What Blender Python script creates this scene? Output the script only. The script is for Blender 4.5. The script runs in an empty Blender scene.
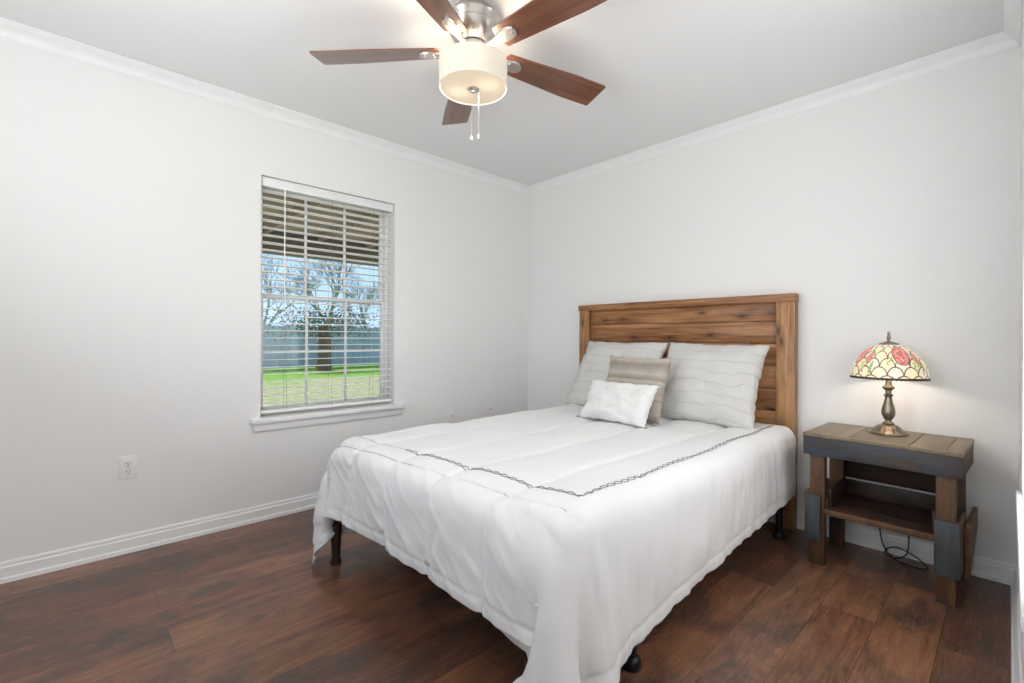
import bpy, bmesh, math, random
import numpy as np
from mathutils import Vector, Matrix, noise

random.seed(7)
sc = bpy.context.scene
COL = sc.collection
PI = math.pi

# ------------------------------------------------------------------ camera
F_PX, YAW, PITCH, ROLL = 468.0911, .8160, -.0008, .0050
CAM = Vector((3.0129, -3.0338, 1.0811))
fwd = Vector((-math.sin(YAW) * math.cos(PITCH), math.cos(YAW) * math.cos(PITCH), math.sin(PITCH)))
rgt = Vector((math.cos(YAW), math.sin(YAW), 0)); up = rgt.cross(fwd)
r2 = rgt * math.cos(ROLL) + up * math.sin(ROLL); u2 = -rgt * math.sin(ROLL) + up * math.cos(ROLL)
cd = bpy.data.cameras.new('camera'); cam = bpy.data.objects.new('camera', cd); COL.objects.link(cam)
M4 = Matrix((r2, u2, -fwd)).transposed().to_4x4(); M4.translation = CAM
cam.matrix_world = M4
cd.sensor_width = 36; cd.lens = F_PX * 36 / 1024; cd.shift_y = -3.82 / 1024
cd.clip_start = .01; cd.clip_end = 200
sc.camera = cam

# ------------------------------------------------------------------ world, sun, big lights, exposure
W = bpy.data.worlds.new('sky'); sc.world = W; W.use_nodes = True
nt = W.node_tree; nt.nodes.clear()
wo = nt.nodes.new('ShaderNodeOutputWorld'); wb = nt.nodes.new('ShaderNodeBackground')
tc = nt.nodes.new('ShaderNodeTexCoord'); sx = nt.nodes.new('ShaderNodeSeparateXYZ'); rp = nt.nodes.new('ShaderNodeValToRGB')
rp.color_ramp.elements[0].position = 0; rp.color_ramp.elements[0].color = (.52, .72, .95, 1)
rp.color_ramp.elements[1].position = .6; rp.color_ramp.elements[1].color = (.30, .52, .84, 1)
nt.links.new(tc.outputs['Generated'], sx.inputs[0]); nt.links.new(sx.outputs['Z'], rp.inputs[0])
nt.links.new(rp.outputs[0], wb.inputs[0]); wb.inputs[1].default_value = 1.35
nt.links.new(wb.outputs[0], wo.inputs[0])

def light(name, kind, loc, energy, color=(1, 1, 1), rot=(0, 0, 0), **kw):
    l = bpy.data.lights.new(name, kind); l.energy = energy; l.color = color
    for k, v in kw.items(): setattr(l, k, v)
    o = bpy.data.objects.new(name, l); o.location = loc; o.rotation_euler = rot; COL.objects.link(o)
    return o
light('sun', 'SUN', (-6, -6, 8), 8.0, (1, .95, .86), (0, math.radians(-41), math.radians(14)), angle=.02)
# added unseen fill lights: one tilted up behind the camera, one in the hall
light('rear_fill_light', 'AREA', (1.95, -3.88, 1.45), 48, (.985, .99, 1), (math.radians(142), 0, 0), shape='RECTANGLE', size=1.35, size_y=1.2)
light('hall_fill_light', 'AREA', (4.30, -3.35, 1.35), 12, (.985, .99, 1), (0, math.radians(92), 0), shape='RECTANGLE', size=1.7, size_y=.9)
# daylight entering through the visible window
sc.view_settings.view_transform = 'Standard'; sc.view_settings.look = 'None'
sc.view_settings.gamma = 1; sc.view_settings.use_curve_mapping = False
sc.view_settings.exposure = .05

# ------------------------------------------------------------------ material helpers
def newmat(name):
    m = bpy.data.materials.new(name); m.use_nodes = True
    t = m.node_tree; t.nodes.clear()
    o = t.nodes.new('ShaderNodeOutputMaterial'); b = t.nodes.new('ShaderNodeBsdfPrincipled')
    t.links.new(b.outputs[0], o.inputs[0])
    return m, t, b
def N(t, kind, **kw):
    n = t.nodes.new(kind)
    for k, v in kw.items():
        if hasattr(n, k): setattr(n, k, v)
    return n
def ramp(t, fac, stops):
    r = t.nodes.new('ShaderNodeValToRGB'); e = r.color_ramp.elements
    while len(e) > 1: e.remove(e[-1])
    e[0].position = stops[0][0]; e[0].color = (*stops[0][1], 1)
    for p, c in stops[1:]:
        x = e.new(p); x.color = (*c, 1)
    t.links.new(fac, r.inputs[0]); return r.outputs[0]
def mathn(t, op, a, b=None, c=None):
    n = t.nodes.new('ShaderNodeMath'); n.operation = op
    for i, v in enumerate((a, b, c)):
        if v is None: continue
        if isinstance(v, (int, float)): n.inputs[i].default_value = v
        else: t.links.new(v, n.inputs[i])
    return n.outputs[0]
def mixc(t, fac, a, b, mode='MIX'):
    n = t.nodes.new('ShaderNodeMix'); n.data_type = 'RGBA'; n.blend_type = mode
    for i, v in ((0, fac), (6, a), (7, b)):
        if isinstance(v, (int, float)): n.inputs[i].default_value = v
        elif isinstance(v, tuple): n.inputs[i].default_value = (*v, 1)
        else: t.links.new(v, n.inputs[i])
    return n.outputs[2]
def noisen(t, vec, scale, detail=4, rough=.6, dist=0):
    n = t.nodes.new('ShaderNodeTexNoise'); n.inputs['Scale'].default_value = scale
    n.inputs['Detail'].default_value = detail; n.inputs['Roughness'].default_value = rough
    n.inputs['Distortion'].default_value = dist
    if vec is not None: t.links.new(vec, n.inputs['Vector'])
    return n.outputs['Fac']
def coords(t, scale=(1, 1, 1), kind='Object'):
    c = t.nodes.new('ShaderNodeTexCoord'); m = t.nodes.new('ShaderNodeMapping')
    m.inputs['Scale'].default_value = scale
    t.links.new(c.outputs[kind], m.inputs['Vector']); return m.outputs[0]
def bump(t, b, h, strength=.2, dist=.002):
    n = t.nodes.new('ShaderNodeBump'); n.inputs['Strength'].default_value = strength
    n.inputs['Distance'].default_value = dist
    t.links.new(h, n.inputs['Height']); t.links.new(n.outputs[0], b.inputs['Normal'])
def plain(name, col, rough=.5, metal=0, spec=.5, nscale=40, namt=.04, bmp=0, bscale=200):
    m, t, b = newmat(name)
    v = coords(t); n = noisen(t, v, nscale)
    d = tuple(max(0, c * (1 - namt * 2)) for c in col); l = tuple(min(1, c * (1 + namt * 2)) for c in col)
    t.links.new(ramp(t, n, [(.3, d), (.7, l)]), b.inputs['Base Color'])
    b.inputs['Roughness'].default_value = rough; b.inputs['Metallic'].default_value = metal
    b.inputs['Specular IOR Level'].default_value = spec
    if bmp: bump(t, b, noisen(t, v, bscale), bmp, .001)
    return m
def wood(name, stops, axis=0, rough=.5, grain=14, knots=True, paint=None, spec=.4, island=True):
    m, t, b = newmat(name)
    c = t.nodes.new('ShaderNodeTexCoord'); g = t.nodes.new('ShaderNodeNewGeometry')
    add = t.nodes.new('ShaderNodeVectorMath'); add.operation = 'ADD'
    cmb = t.nodes.new('ShaderNodeCombineXYZ')
    r = mathn(t, 'MULTIPLY', g.outputs['Random Per Island'], 17.3)
    for i in range(3): t.links.new(r, cmb.inputs[i])
    t.links.new(c.outputs['Object'], add.inputs[0]); t.links.new(cmb.outputs[0], add.inputs[1])
    mp = t.nodes.new('ShaderNodeMapping'); s = [grain, grain, grain]; s[axis] = grain * .09
    mp.inputs['Scale'].default_value = s; t.links.new(add.outputs[0], mp.inputs['Vector'])
    n1 = noisen(t, mp.outputs[0], 1.0, 6, .62, 1.2)
    mp2 = t.nodes.new('ShaderNodeMapping'); s2 = [grain * 5] * 3; s2[axis] = grain * .25
    mp2.inputs['Scale'].default_value = s2; t.links.new(add.outputs[0], mp2.inputs['Vector'])
    n2 = noisen(t, mp2.outputs[0], 1.0, 5, .7, .4)
    f = mathn(t, 'ADD', mathn(t, 'MULTIPLY', n1, .55), mathn(t, 'MULTIPLY', n2, .45))
    if island: f = mathn(t, 'ADD', f, mathn(t, 'MULTIPLY', mathn(t, 'SUBTRACT', g.outputs['Random Per Island'], .5), .20))
    col = ramp(t, f, stops)
    if knots:
        sp_ = t.nodes.new('ShaderNodeSeparateXYZ'); t.links.new(add.outputs[0], sp_.inputs[0])
        cb_ = t.nodes.new('ShaderNodeCombineXYZ'); wob = mathn(t, 'MULTIPLY', n2, .25)
        t.links.new(mathn(t, 'ADD', mathn(t, 'MULTIPLY', sp_.outputs[0], 3.0 if axis == 0 else 8.0), wob), cb_.inputs[0])
        t.links.new(mathn(t, 'ADD', mathn(t, 'MULTIPLY', sp_.outputs[2], 8.0 if axis == 0 else 3.0), wob), cb_.inputs[1])
        vo = t.nodes.new('ShaderNodeTexVoronoi'); vo.voronoi_dimensions = '2D'; vo.inputs['Scale'].default_value = 1.0
        t.links.new(cb_.outputs[0], vo.inputs['Vector'])
        k = ramp(t, vo.outputs['Distance'], [(.05, (.9, .9, .9)), (.08, (.5, .5, .5)), (.13, (.3, .3, .3)), (.24, (0, 0, 0))])
        col = mixc(t, k, col, stops[0][1])
    if paint:
        pc, amt = paint
        mp4 = t.nodes.new('ShaderNodeMapping'); s4 = [12] * 3; s4[axis] = 3
        mp4.inputs['Scale'].default_value = s4; t.links.new(add.outputs[0], mp4.inputs['Vector'])
        p = noisen(t, mp4.outputs[0], 1.0, 6, .7)
        pf = ramp(t, p, [(1 - amt - .08, (0, 0, 0)), (1 - amt + .08, (1, 1, 1))])
        pcv = mixc(t, n2, tuple(x * .6 for x in pc), tuple(min(1, x * 1.3) for x in pc))
        col = mixc(t, pf, col, pcv)
    t.links.new(col, b.inputs['Base Color'])
    b.inputs['Roughness'].default_value = rough; b.inputs['Specular IOR Level'].default_value = spec
    bump(t, b, n2, .35, .002)
    return m

MAT = {}
def mk_wall(name, col, b_=.12):
    m, t, b = newmat(name); v = coords(t)
    n = noisen(t, v, 160, 3); big = noisen(t, v, 1.3, 3)
    t.links.new(mixc(t, big, col, tuple(c * .985 for c in col)), b.inputs['Base Color'])
    b.inputs['Roughness'].default_value = .7; b.inputs['Specular IOR Level'].default_value = .25
    bump(t, b, n, b_, .001); return m
MAT['wall'] = mk_wall('wall_paint', (.845, .845, .835))
MAT['ceiling'] = mk_wall('ceiling_paint', (.85, .85, .85), .2)
MAT['trim'] = plain('white_trim_paint', (.86, .86, .86), .35, nscale=8, namt=.01)
MAT['vinyl'] = plain('white_vinyl', (.86, .87, .88), .3, nscale=8, namt=.01)
MAT['slat'] = plain('white_blind_slat', (.93, .91, .87), .4, nscale=8, namt=.01)
MAT['cord'] = plain('ladder_cord', (.30, .28, .24), .8)
MAT['plate'] = plain('white_plastic', (.84, .84, .84), .3, namt=.01)
MAT['slot'] = plain('dark_slot', (.04, .04, .04), .6)
MAT['nickel'] = plain('brushed_nickel', (.66, .62, .58), .28, 1.0, bmp=.05)
MAT['chain'] = plain('chain_metal', (.62, .60, .58), .3, 1.0)
MAT['darkbronze'] = plain('dark_bronze', (.09, .07, .05), .4, .8)
MAT['bronze'] = plain('antique_bronze', (.27, .225, .17), .36, .9, nscale=60, namt=.22, bmp=.25, bscale=90)
MAT['black_metal'] = plain('black_metal', (.018, .018, .02), .4, .6)
MAT['cordblack'] = plain('black_cable', (.012, .012, .012), .5)
MAT['head'] = wood('headboard_pine', [(.26, (.055, .020, .008)), (.38, (.22, .088, .032)), (.52, (.42, .20, .080)), (.70, (.60, .34, .165))], 0, .38)
MAT['headv'] = wood('headboard_pine_upright', [(.26, (.08, .035, .014)), (.38, (.26, .125, .05)), (.52, (.46, .25, .11)), (.70, (.62, .39, .20))], 2, .4)
MAT['ns_top'] = wood('worn_tan_wood', [(.3, (.13, .095, .06)), (.5, (.21, .16, .105)), (.7, (.29, .23, .155))], 1, .42, knots=False)
MAT['ns_apron'] = wood('blue_washed_wood', [(.3, (.02, .015, .013)), (.5, (.065, .048, .04)), (.7, (.11, .09, .075))], 0, .6, paint=((.045, .060, .082), .47), knots=False)
MAT['ns_dark'] = wood('dark_stained_board', [(.3, (.012, .006, .004)), (.5, (.05, .024, .016)), (.68, (.12, .055, .035))], 0, .5)
MAT['ns_leg'] = wood('brown_stained_post', [(.3, (.045, .02, .01)), (.5, (.12, .06, .028)), (.7, (.23, .125, .06))], 2, .5, paint=((.055, .055, .055), .40), knots=False)
MAT['ns_block'] = wood('grey_washed_block', [(.3, (.025, .022, .02)), (.5, (.055, .052, .05)), (.7, (.09, .09, .085))], 2, .6, paint=((.065, .08, .088), .5), knots=False)
MAT['ns_side'] = wood('brown_side_board', [(.3, (.05, .025, .013)), (.5, (.13, .07, .038)), (.7, (.21, .125, .075))], 1, .5, knots=False)
MAT['blade'] = wood('walnut_blade', [(.3, (.11, .038, .018)), (.5, (.20, .075, .036)), (.7, (.28, .12, .06))], 0, .32, knots=False, spec=.5)
MAT['bedleg'] = plain('dark_bronze_leg', (.05, .03, .02), .4, .4)
MAT['porch'] = wood('porch_ceiling_boards', [(.3, (.13, .09, .05)), (.5, (.26, .19, .11)), (.7, (.52, .43, .28))], 1, .7)
MAT['beam'] = plain('dark_porch_beam', (.15, .11, .07), .7)
MAT['fence'] = wood('weathered_fence', [(.3, (.26, .33, .38)), (.5, (.38, .46, .51)), (.7, (.50, .57, .61))], 2, .8, knots=False)
MAT['bark'] = plain('grey_bark', (.30, .31, .29), .9, nscale=20, namt=.2)
MAT['trunk'] = plain('brown_bark', (.17, .10, .055), .9, nscale=20, namt=.2)
MAT['leaf'] = plain('olive_leaf', (.10, .13, .05), .8, nscale=6, namt=.25)
MAT['concrete'] = plain('porch_concrete', (.50, .485, .44), .8, nscale=6, namt=.08)
MAT['siding'] = plain('outside_siding', (.6, .58, .54), .7)

def mk_floor():
    m, t, b = newmat('laminate_planks')
    c = t.nodes.new('ShaderNodeTexCoord'); mp = t.nodes.new('ShaderNodeMapping')
    mp.inputs['Rotation'].default_value = (0, 0, PI / 2)          # rows run along world y
    mp.inputs['Location'].default_value = (.41, -.174 + .0, 0)
    t.links.new(c.outputs['Object'], mp.inputs['Vector'])
    def brick(mortar, c1, c2):
        br = t.nodes.new('ShaderNodeTexBrick'); br.offset = .37; br.offset_frequency = 2; br.squash = 1
        br.inputs['Color1'].default_value = (*c1, 1); br.inputs['Color2'].default_value = (*c2, 1)
        br.inputs['Mortar'].default_value = (0, 0, 0, 1)
        br.inputs['Scale'].default_value = 1; br.inputs['Mortar Size'].default_value = mortar
        br.inputs['Mortar Smooth'].default_value = .3
        br.inputs['Brick Width'].default_value = 1.21; br.inputs['Row Height'].default_value = .178
        t.links.new(mp.outputs[0], br.inputs['Vector']); return br
    br = brick(.0012, (0, 0, 0), (1, 1, 1))
    sep = t.nodes.new('ShaderNodeSeparateColor'); t.links.new(br.outputs['Color'], sep.inputs[0])
    rnd = sep.outputs[0]
    # per-plank offset of the grain
    cmb = t.nodes.new('ShaderNodeCombineXYZ')
    for i in range(3): t.links.new(mathn(t, 'MULTIPLY', rnd, 23.7 + i), cmb.inputs[i])
    add = t.nodes.new('ShaderNodeVectorMath'); add.operation = 'ADD'
    t.links.new(c.outputs['Object'], add.inputs[0]); t.links.new(cmb.outputs[0], add.inputs[1])
    def mapped(s):
        q = t.nodes.new('ShaderNodeMapping'); q.inputs['Scale'].default_value = s
        t.links.new(add.outputs[0], q.inputs['Vector']); return q.outputs[0]
    n1 = noisen(t, mapped((13, 2.0, 1)), 1, 6, .68, 1.2)
    n2 = noisen(t, mapped((75, 4.0, 1)), 1, 5, .7, .3)
    n3 = noisen(t, mapped((5.5, 3.2, 1)), 1, 4, .6, .5)
    f = mathn(t, 'ADD', mathn(t, 'MULTIPLY', n1, .62), mathn(t, 'MULTIPLY', n2, .38))
    f = mathn(t, 'ADD', f, mathn(t, 'MULTIPLY', mathn(t, 'SUBTRACT', rnd, .5), .20))
    col = ramp(t, f, [(.26, (.045, .020, .013)), (.40, (.112, .047, .027)), (.50, (.175, .076, .042)), (.60, (.25, .112, .060)), (.74, (.36, .175, .095))])
    grey = ramp(t, n3, [(.46, (0, 0, 0)), (.62, (.8, .8, .8))])
    col = mixc(t, grey, col, (.062, .040, .033))
    n4 = noisen(t, mapped((160, 14, 1)), 1, 4, .75, .2)
    col = mixc(t, ramp(t, n4, [(.52, (0, 0, 0)), (.72, (.45, .45, .45))]), col, (.42, .22, .12))
    col = mixc(t, mathn(t, 'MULTIPLY', br.outputs['Fac'], .55), col, (.03, .016, .010))
    t.links.new(col, b.inputs['Base Color'])
    rr = ramp(t, n2, [(.3, (.27, .27, .27)), (.7, (.38, .38, .38))])
    t.links.new(rr, b.inputs['Roughness'])
    b.inputs['Specular IOR Level'].default_value = .65
    h = mathn(t, 'SUBTRACT', mathn(t, 'MULTIPLY', n2, .4), br.outputs['Fac'])
    bump(t, b, h, .25, .001)
    return m
MAT['floor'] = mk_floor()

def mk_fabric(name, col, rough=.85, weave=900, amt=.06, bmp=.15, wr=9, wramt=.25):
    m, t, b = newmat(name); v = coords(t)
    w = noisen(t, v, weave, 2); l = noisen(t, v, wr, 4)
    t.links.new(mixc(t, w, tuple(c * (1 - amt) for c in col), tuple(min(1, c * (1 + amt)) for c in col)), b.inputs['Base Color'])
    b.inputs['Roughness'].default_value = rough; b.inputs['Specular IOR Level'].default_value = .2
    b.inputs['Sheen Weight'].default_value = .15
    h = mathn(t, 'ADD', mathn(t, 'MULTIPLY', w, .15), l)
    bump(t, b, h, bmp, .006 * wramt * 4); return m
MAT['comforter'] = mk_fabric('white_cotton', (.77, .77, .77), bmp=.3)
MAT['sheet'] = mk_fabric('white_sheet', (.78, .79, .82), bmp=.3)
MAT['mattress'] = mk_fabric('mattress_cloth', (.7, .7, .7))
MAT['lumbar'] = mk_fabric('white_slub_cotton', (.77, .765, .75), weave=500, amt=.06, bmp=.4)
MAT['tassel'] = mk_fabric('taupe_tassel', (.25, .21, .17), weave=400)
MAT['thread'] = plain('grey_thread', (.17, .165, .17), .8)
MAT['seam'] = plain('seam_cord', (.50, .50, .50), .8)
MAT['threadlight'] = plain('pale_grey_thread', (.52, .52, .53), .8)

def mk_sham():
    # pale grey linen with wavy darker pin-tuck lines across (UV: u across, v up)
    m, t, b = newmat('pleated_linen')
    uv = t.nodes.new('ShaderNodeUVMap'); uv.uv_map = 'UVMap'
    sp = t.nodes.new('ShaderNodeSeparateXYZ'); t.links.new(uv.outputs[0], sp.inputs[0])
    nz = noisen(t, uv.outputs[0], 3, 2)
    vv = mathn(t, 'ADD', mathn(t, 'MULTIPLY', sp.outputs[1], 7.3), mathn(t, 'MULTIPLY', nz, 1.5))
    fr = mathn(t, 'FRACT', vv)
    line = ramp(t, fr, [(0, (1, 1, 1)), (.05, (.7, .7, .7)), (.12, (0, 0, 0)), (.97, (0, 0, 0)), (1, (1, 1, 1))])
    v = coords(t, (1, 1, 1)); w = noisen(t, v, 350, 3)
    base = mixc(t, w, (.57, .56, .54), (.70, .69, .665))
    base = mixc(t, mathn(t, 'MULTIPLY', line, .30), base, (.42, .40, .36))
    t.links.new(base, b.inputs['Base Color']); b.inputs['Roughness'].default_value = .9
    b.inputs['Specular IOR Level'].default_value = .15
    h = mathn(t, 'SUBTRACT', mathn(t, 'MULTIPLY', w, .3), line)
    bump(t, b, h, .5, .004); return m
def mk_taupe():
    m, t, b = newmat('taupe_woven')
    uv = t.nodes.new('ShaderNodeUVMap'); uv.uv_map = 'UVMap'
    sp = t.nodes.new('ShaderNodeSeparateXYZ'); t.links.new(uv.outputs[0], sp.inputs[0])
    nz = noisen(t, uv.outputs[0], 9, 3)
    band = noisen(t, None, 6.5, 2)
    n = t.nodes[-1]; cmb = t.nodes.new('ShaderNodeCombineXYZ')
    t.links.new(mathn(t, 'ADD', sp.outputs[1], mathn(t, 'MULTIPLY', nz, .02)), cmb.inputs[1]); t.links.new(cmb.outputs[0], n.inputs['Vector'])
    col = ramp(t, band, [(.35, (.36, .31, .26)), (.5, (.50, .45, .385)), (.65, (.62, .575, .51))])
    wx = mathn(t, 'SINE', mathn(t, 'MULTIPLY', sp.outputs[0], 330)); wy = mathn(t, 'SINE', mathn(t, 'MULTIPLY', sp.outputs[1], 260))
    wv = mathn(t, 'MULTIPLY', wx, wy)
    col = mixc(t, mathn(t, 'ADD', mathn(t, 'MULTIPLY', wv, .12), .15), col, (.26, .22, .18))
    t.links.new(col, b.inputs['Base Color']); b.inputs['Roughness'].default_value = .95
    b.inputs['Specular IOR Level'].default_value = .1
    bump(t, b, wv, .5, .003); return m
MAT['sham'] = mk_sham(); MAT['taupe'] = mk_taupe()

def mk_glass():
    m = bpy.data.materials.new('window_glass'); m.use_nodes = True; t = m.node_tree; t.nodes.clear()
    o = t.nodes.new('ShaderNodeOutputMaterial'); tr = t.nodes.new('ShaderNodeBsdfTransparent')
    tr.inputs[0].default_value = (.93, .96, .97, 1)
    gl = t.nodes.new('ShaderNodeBsdfGlossy'); gl.inputs['Roughness'].default_value = .02
    fr = t.nodes.new('ShaderNodeFresnel'); fr.inputs[0].default_value = 1.35
    mx = t.nodes.new('ShaderNodeMixShader'); t.links.new(fr.outputs[0], mx.inputs[0])
    t.links.new(tr.outputs[0], mx.inputs[1]); t.links.new(gl.outputs[0], mx.inputs[2]); t.links.new(mx.outputs[0], o.inputs[0])
    return m
MAT['glass'] = mk_glass()
def mk_glow(name, col, ecol, es, attr=None, trans=0):
    m, t, b = newmat(name)
    if attr:
        a = t.nodes.new('ShaderNodeVertexColor'); a.layer_name = attr
        t.links.new(a.outputs[0], b.inputs['Base Color']); t.links.new(a.outputs[0], b.inputs['Emission Color'])
    else:
        v = coords(t); n = noisen(t, v, 6, 2)
        t.links.new(mixc(t, n, col, tuple(c * .97 for c in col)), b.inputs['Base Color'])
        b.inputs['Emission Color'].default_value = (*ecol, 1)
    b.inputs['Emission Strength'].default_value = es
    b.inputs['Roughness'].default_value = .35
    return m
MAT['drum'] = mk_glow('linen_drum_shade', (.60, .56, .49), (1, .88, .70), .30)
MAT['diffuser'] = mk_glow('frosted_diffuser', (.62, .53, .40), (1, .80, .55), .42)
def bulbs_glow():
    m = MAT['diffuser']; t = m.node_tree; b = [n for n in t.nodes if n.type == 'BSDF_PRINCIPLED'][0]
    c = t.nodes.new('ShaderNodeTexCoord'); tot = None
    for px, py in ((-.062, -.030), (.062, .030)):
        d = t.nodes.new('ShaderNodeVectorMath'); d.operation = 'DISTANCE'; t.links.new(c.outputs['Object'], d.inputs[0]); d.inputs[1].default_value = (px, py, -.313)
        g = mathn(t, 'EXPONENT', mathn(t, 'MULTIPLY', mathn(t, 'POWER', mathn(t, 'DIVIDE', d.outputs['Value'], .045), 2), -1))
        tot = g if tot is None else mathn(t, 'ADD', tot, g)
    t.links.new(mathn(t, 'ADD', mathn(t, 'MULTIPLY', tot, .40), .30), b.inputs['Emission Strength'])
bulbs_glow()
MAT['blade'].node_tree.nodes['Principled BSDF'].inputs['Coat Weight'].default_value = .8
MAT['blade'].node_tree.nodes['Principled BSDF'].inputs['Coat Roughness'].default_value = .18
MAT['tiffany'] = mk_glow('stained_glass', (1, 1, 1), (1, 1, 1), .45, 'glass')
def mk_grass():
    m, t, b = newmat('lawn'); v = coords(t)
    n = noisen(t, v, 7, 5); n2 = noisen(t, v, .35, 3)
    g = ramp(t, n, [(.3, (.08, .16, .02)), (.7, (.22, .36, .06))]); d = ramp(t, n, [(.3, (.22, .165, .12)), (.7, (.44, .345, .27))])
    sp = t.nodes.new('ShaderNodeSeparateXYZ'); c = t.nodes.new('ShaderNodeTexCoord'); t.links.new(c.outputs['Object'], sp.inputs[0])
    near = mathn(t, 'ADD', mathn(t, 'MULTIPLY', mathn(t, 'ADD', sp.outputs[0], 13.2), .2), mathn(t, 'MULTIPLY', mathn(t, 'SUBTRACT', n2, .5), 1.4))
    f = ramp(t, near, [(.35, (0, 0, 0)), (.75, (.62, .62, .62))])
    t.links.new(mixc(t, f, g, d), b.inputs['Base Color']); b.inputs['Roughness'].default_value = .95
    b.inputs['Specular IOR Level'].default_value = .1
    bump(t, b, n, .6, .05); return m
MAT['grass'] = mk_grass()

# ------------------------------------------------------------------ mesh helpers
def link(name, bm, mat, parent=None, smooth=True, angle=40, kind=None, label=None, cat=None, group=None, loc=None):
    me = bpy.data.meshes.new(name); bm.normal_update(); bm.to_mesh(me); bm.free()
    o = bpy.data.objects.new(name, me); COL.objects.link(o)
    for mm in (mat if isinstance(mat, (list, tuple)) else [mat]): me.materials.append(mm)
    if smooth:
        me.polygons.foreach_set('use_smooth', [True] * len(me.polygons))
        try: me.set_sharp_from_angle(angle=math.radians(angle))
        except Exception: pass
    if parent is not None: o.parent = parent
    if loc is not None: o.location = loc
    if kind: o['kind'] = kind
    if label: o['label'] = label
    if cat: o['category'] = cat
    if group: o['group'] = group
    return o
def empty(name, loc, label, cat, rotz=0, group=None):
    o = bpy.data.objects.new(name, None); COL.objects.link(o); o.location = loc; o.rotation_euler = (0, 0, rotz)
    o.empty_display_size = .1
    o['label'] = label; o['category'] = cat
    if group: o['group'] = group
    return o
def add_box(bm, x0, x1, y0, y1, z0, z1, bev=0, mat=None, seg=2, rot=None):
    t = bmesh.new(); bmesh.ops.create_cube(t, size=1)
    for v in t.verts:
        v.co = Vector(((x0 + x1) / 2 + v.co.x * (x1 - x0), (y0 + y1) / 2 + v.co.y * (y1 - y0), (z0 + z1) / 2 + v.co.z * (z1 - z0)))
    if bev: bmesh.ops.bevel(t, geom=t.edges[:], offset=bev, segments=seg, affect='EDGES', profile=.5)
    if rot is not None: bmesh.ops.transform(t, matrix=rot, verts=t.verts[:])
    merge(bm, t)
def merge(bm, t):
    me = bpy.data.meshes.new('tmp'); t.to_mesh(me); t.free(); bm.from_mesh(me); bpy.data.meshes.remove(me)
def add_lathe(bm, prof, c=(0, 0, 0), n=48, rmod=None, cap=True):
    rings = []
    for (r, z) in prof:
        ring = []
        for k in range(n):
            a = 2 * PI * k / n; rr = max(r, .0003) * (rmod(a, z) if rmod else 1)
            ring.append(bm.verts.new((c[0] + rr * math.cos(a), c[1] + rr * math.sin(a), c[2] + z)))
        rings.append(ring)
    for i in range(len(rings) - 1):
        for k in range(n):
            bm.faces.new((rings[i][k], rings[i][(k + 1) % n], rings[i + 1][(k + 1) % n], rings[i + 1][k]))
    if cap:
        for r_ in (rings[0], rings[-1]):
            bm.faces.new(r_)
    bmesh.ops.recalc_face_normals(bm, faces=bm.faces[:])
def add_tube(bm, pts, r, n=8, cap=True):
    pts = [Vector(p) for p in pts]; rs = r if isinstance(r, (list, tuple)) else [r] * len(pts)
    rings = []; prev = None
    for i, p in enumerate(pts):
        d = (pts[min(i + 1, len(pts) - 1)] - pts[max(i - 1, 0)]).normalized()
        if prev is None:
            a = Vector((0, 0, 1)) if abs(d.z) < .9 else Vector((1, 0, 0)); u = d.cross(a).normalized()
        else:
            u = (prev - d * prev.dot(d)).normalized()
        prev = u; w = d.cross(u)
        rings.append([bm.verts.new(p + (u * math.cos(2 * PI * k / n) + w * math.sin(2 * PI * k / n)) * rs[i]) for k in range(n)])
    for i in range(len(rings) - 1):
        for k in range(n):
            bm.faces.new((rings[i][k], rings[i][(k + 1) % n], rings[i + 1][(k + 1) % n], rings[i + 1][k]))
    if cap: bm.faces.new(rings[0][::-1]); bm.faces.new(rings[-1])
def spline(pts, n=10):
    P = [Vector(p) for p in pts]; P = [P[0] * 2 - P[1]] + P + [P[-1] * 2 - P[-2]]; out = []
    for i in range(1, len(P) - 2):
        for k in range(n):
            s = k / n; a, b, c, d = P[i - 1:i + 3]
            out.append(.5 * ((2 * b) + (c - a) * s + (2 * a - 5 * b + 4 * c - d) * s * s + (3 * b - a - 3 * c + d) * s ** 3))
    out.append(P[-2]); return out
def add_profile(bm, prof, p0, p1, out, m0=0, m1=0):
    """extrude a closed (distance from wall, height) profile along p0->p1; out = direction off the wall; m = mitre shift per unit distance"""
    p0 = Vector(p0); p1 = Vector(p1); d = (p1 - p0).normalized(); out = Vector(out)
    A = [bm.verts.new(p0 + out * a + Vector((0, 0, b)) + d * a * m0) for a, b in prof]
    B = [bm.verts.new(p1 + out * a + Vector((0, 0, b)) - d * a * m1) for a, b in prof]
    n = len(prof)
    for i in range(n): bm.faces.new((A[i], A[(i + 1) % n], B[(i + 1) % n], B[i]))
    bm.faces.new(A[::-1]); bm.faces.new(B)
    bmesh.ops.recalc_face_normals(bm, faces=bm.faces[:])
def B(): return bmesh.new()
def box_obj(name, mat, dims, parent=None, bev=.003, **kw):
    bm = B(); add_box(bm, *dims, bev=bev); return link(name, bm, mat, parent, **kw)

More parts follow.
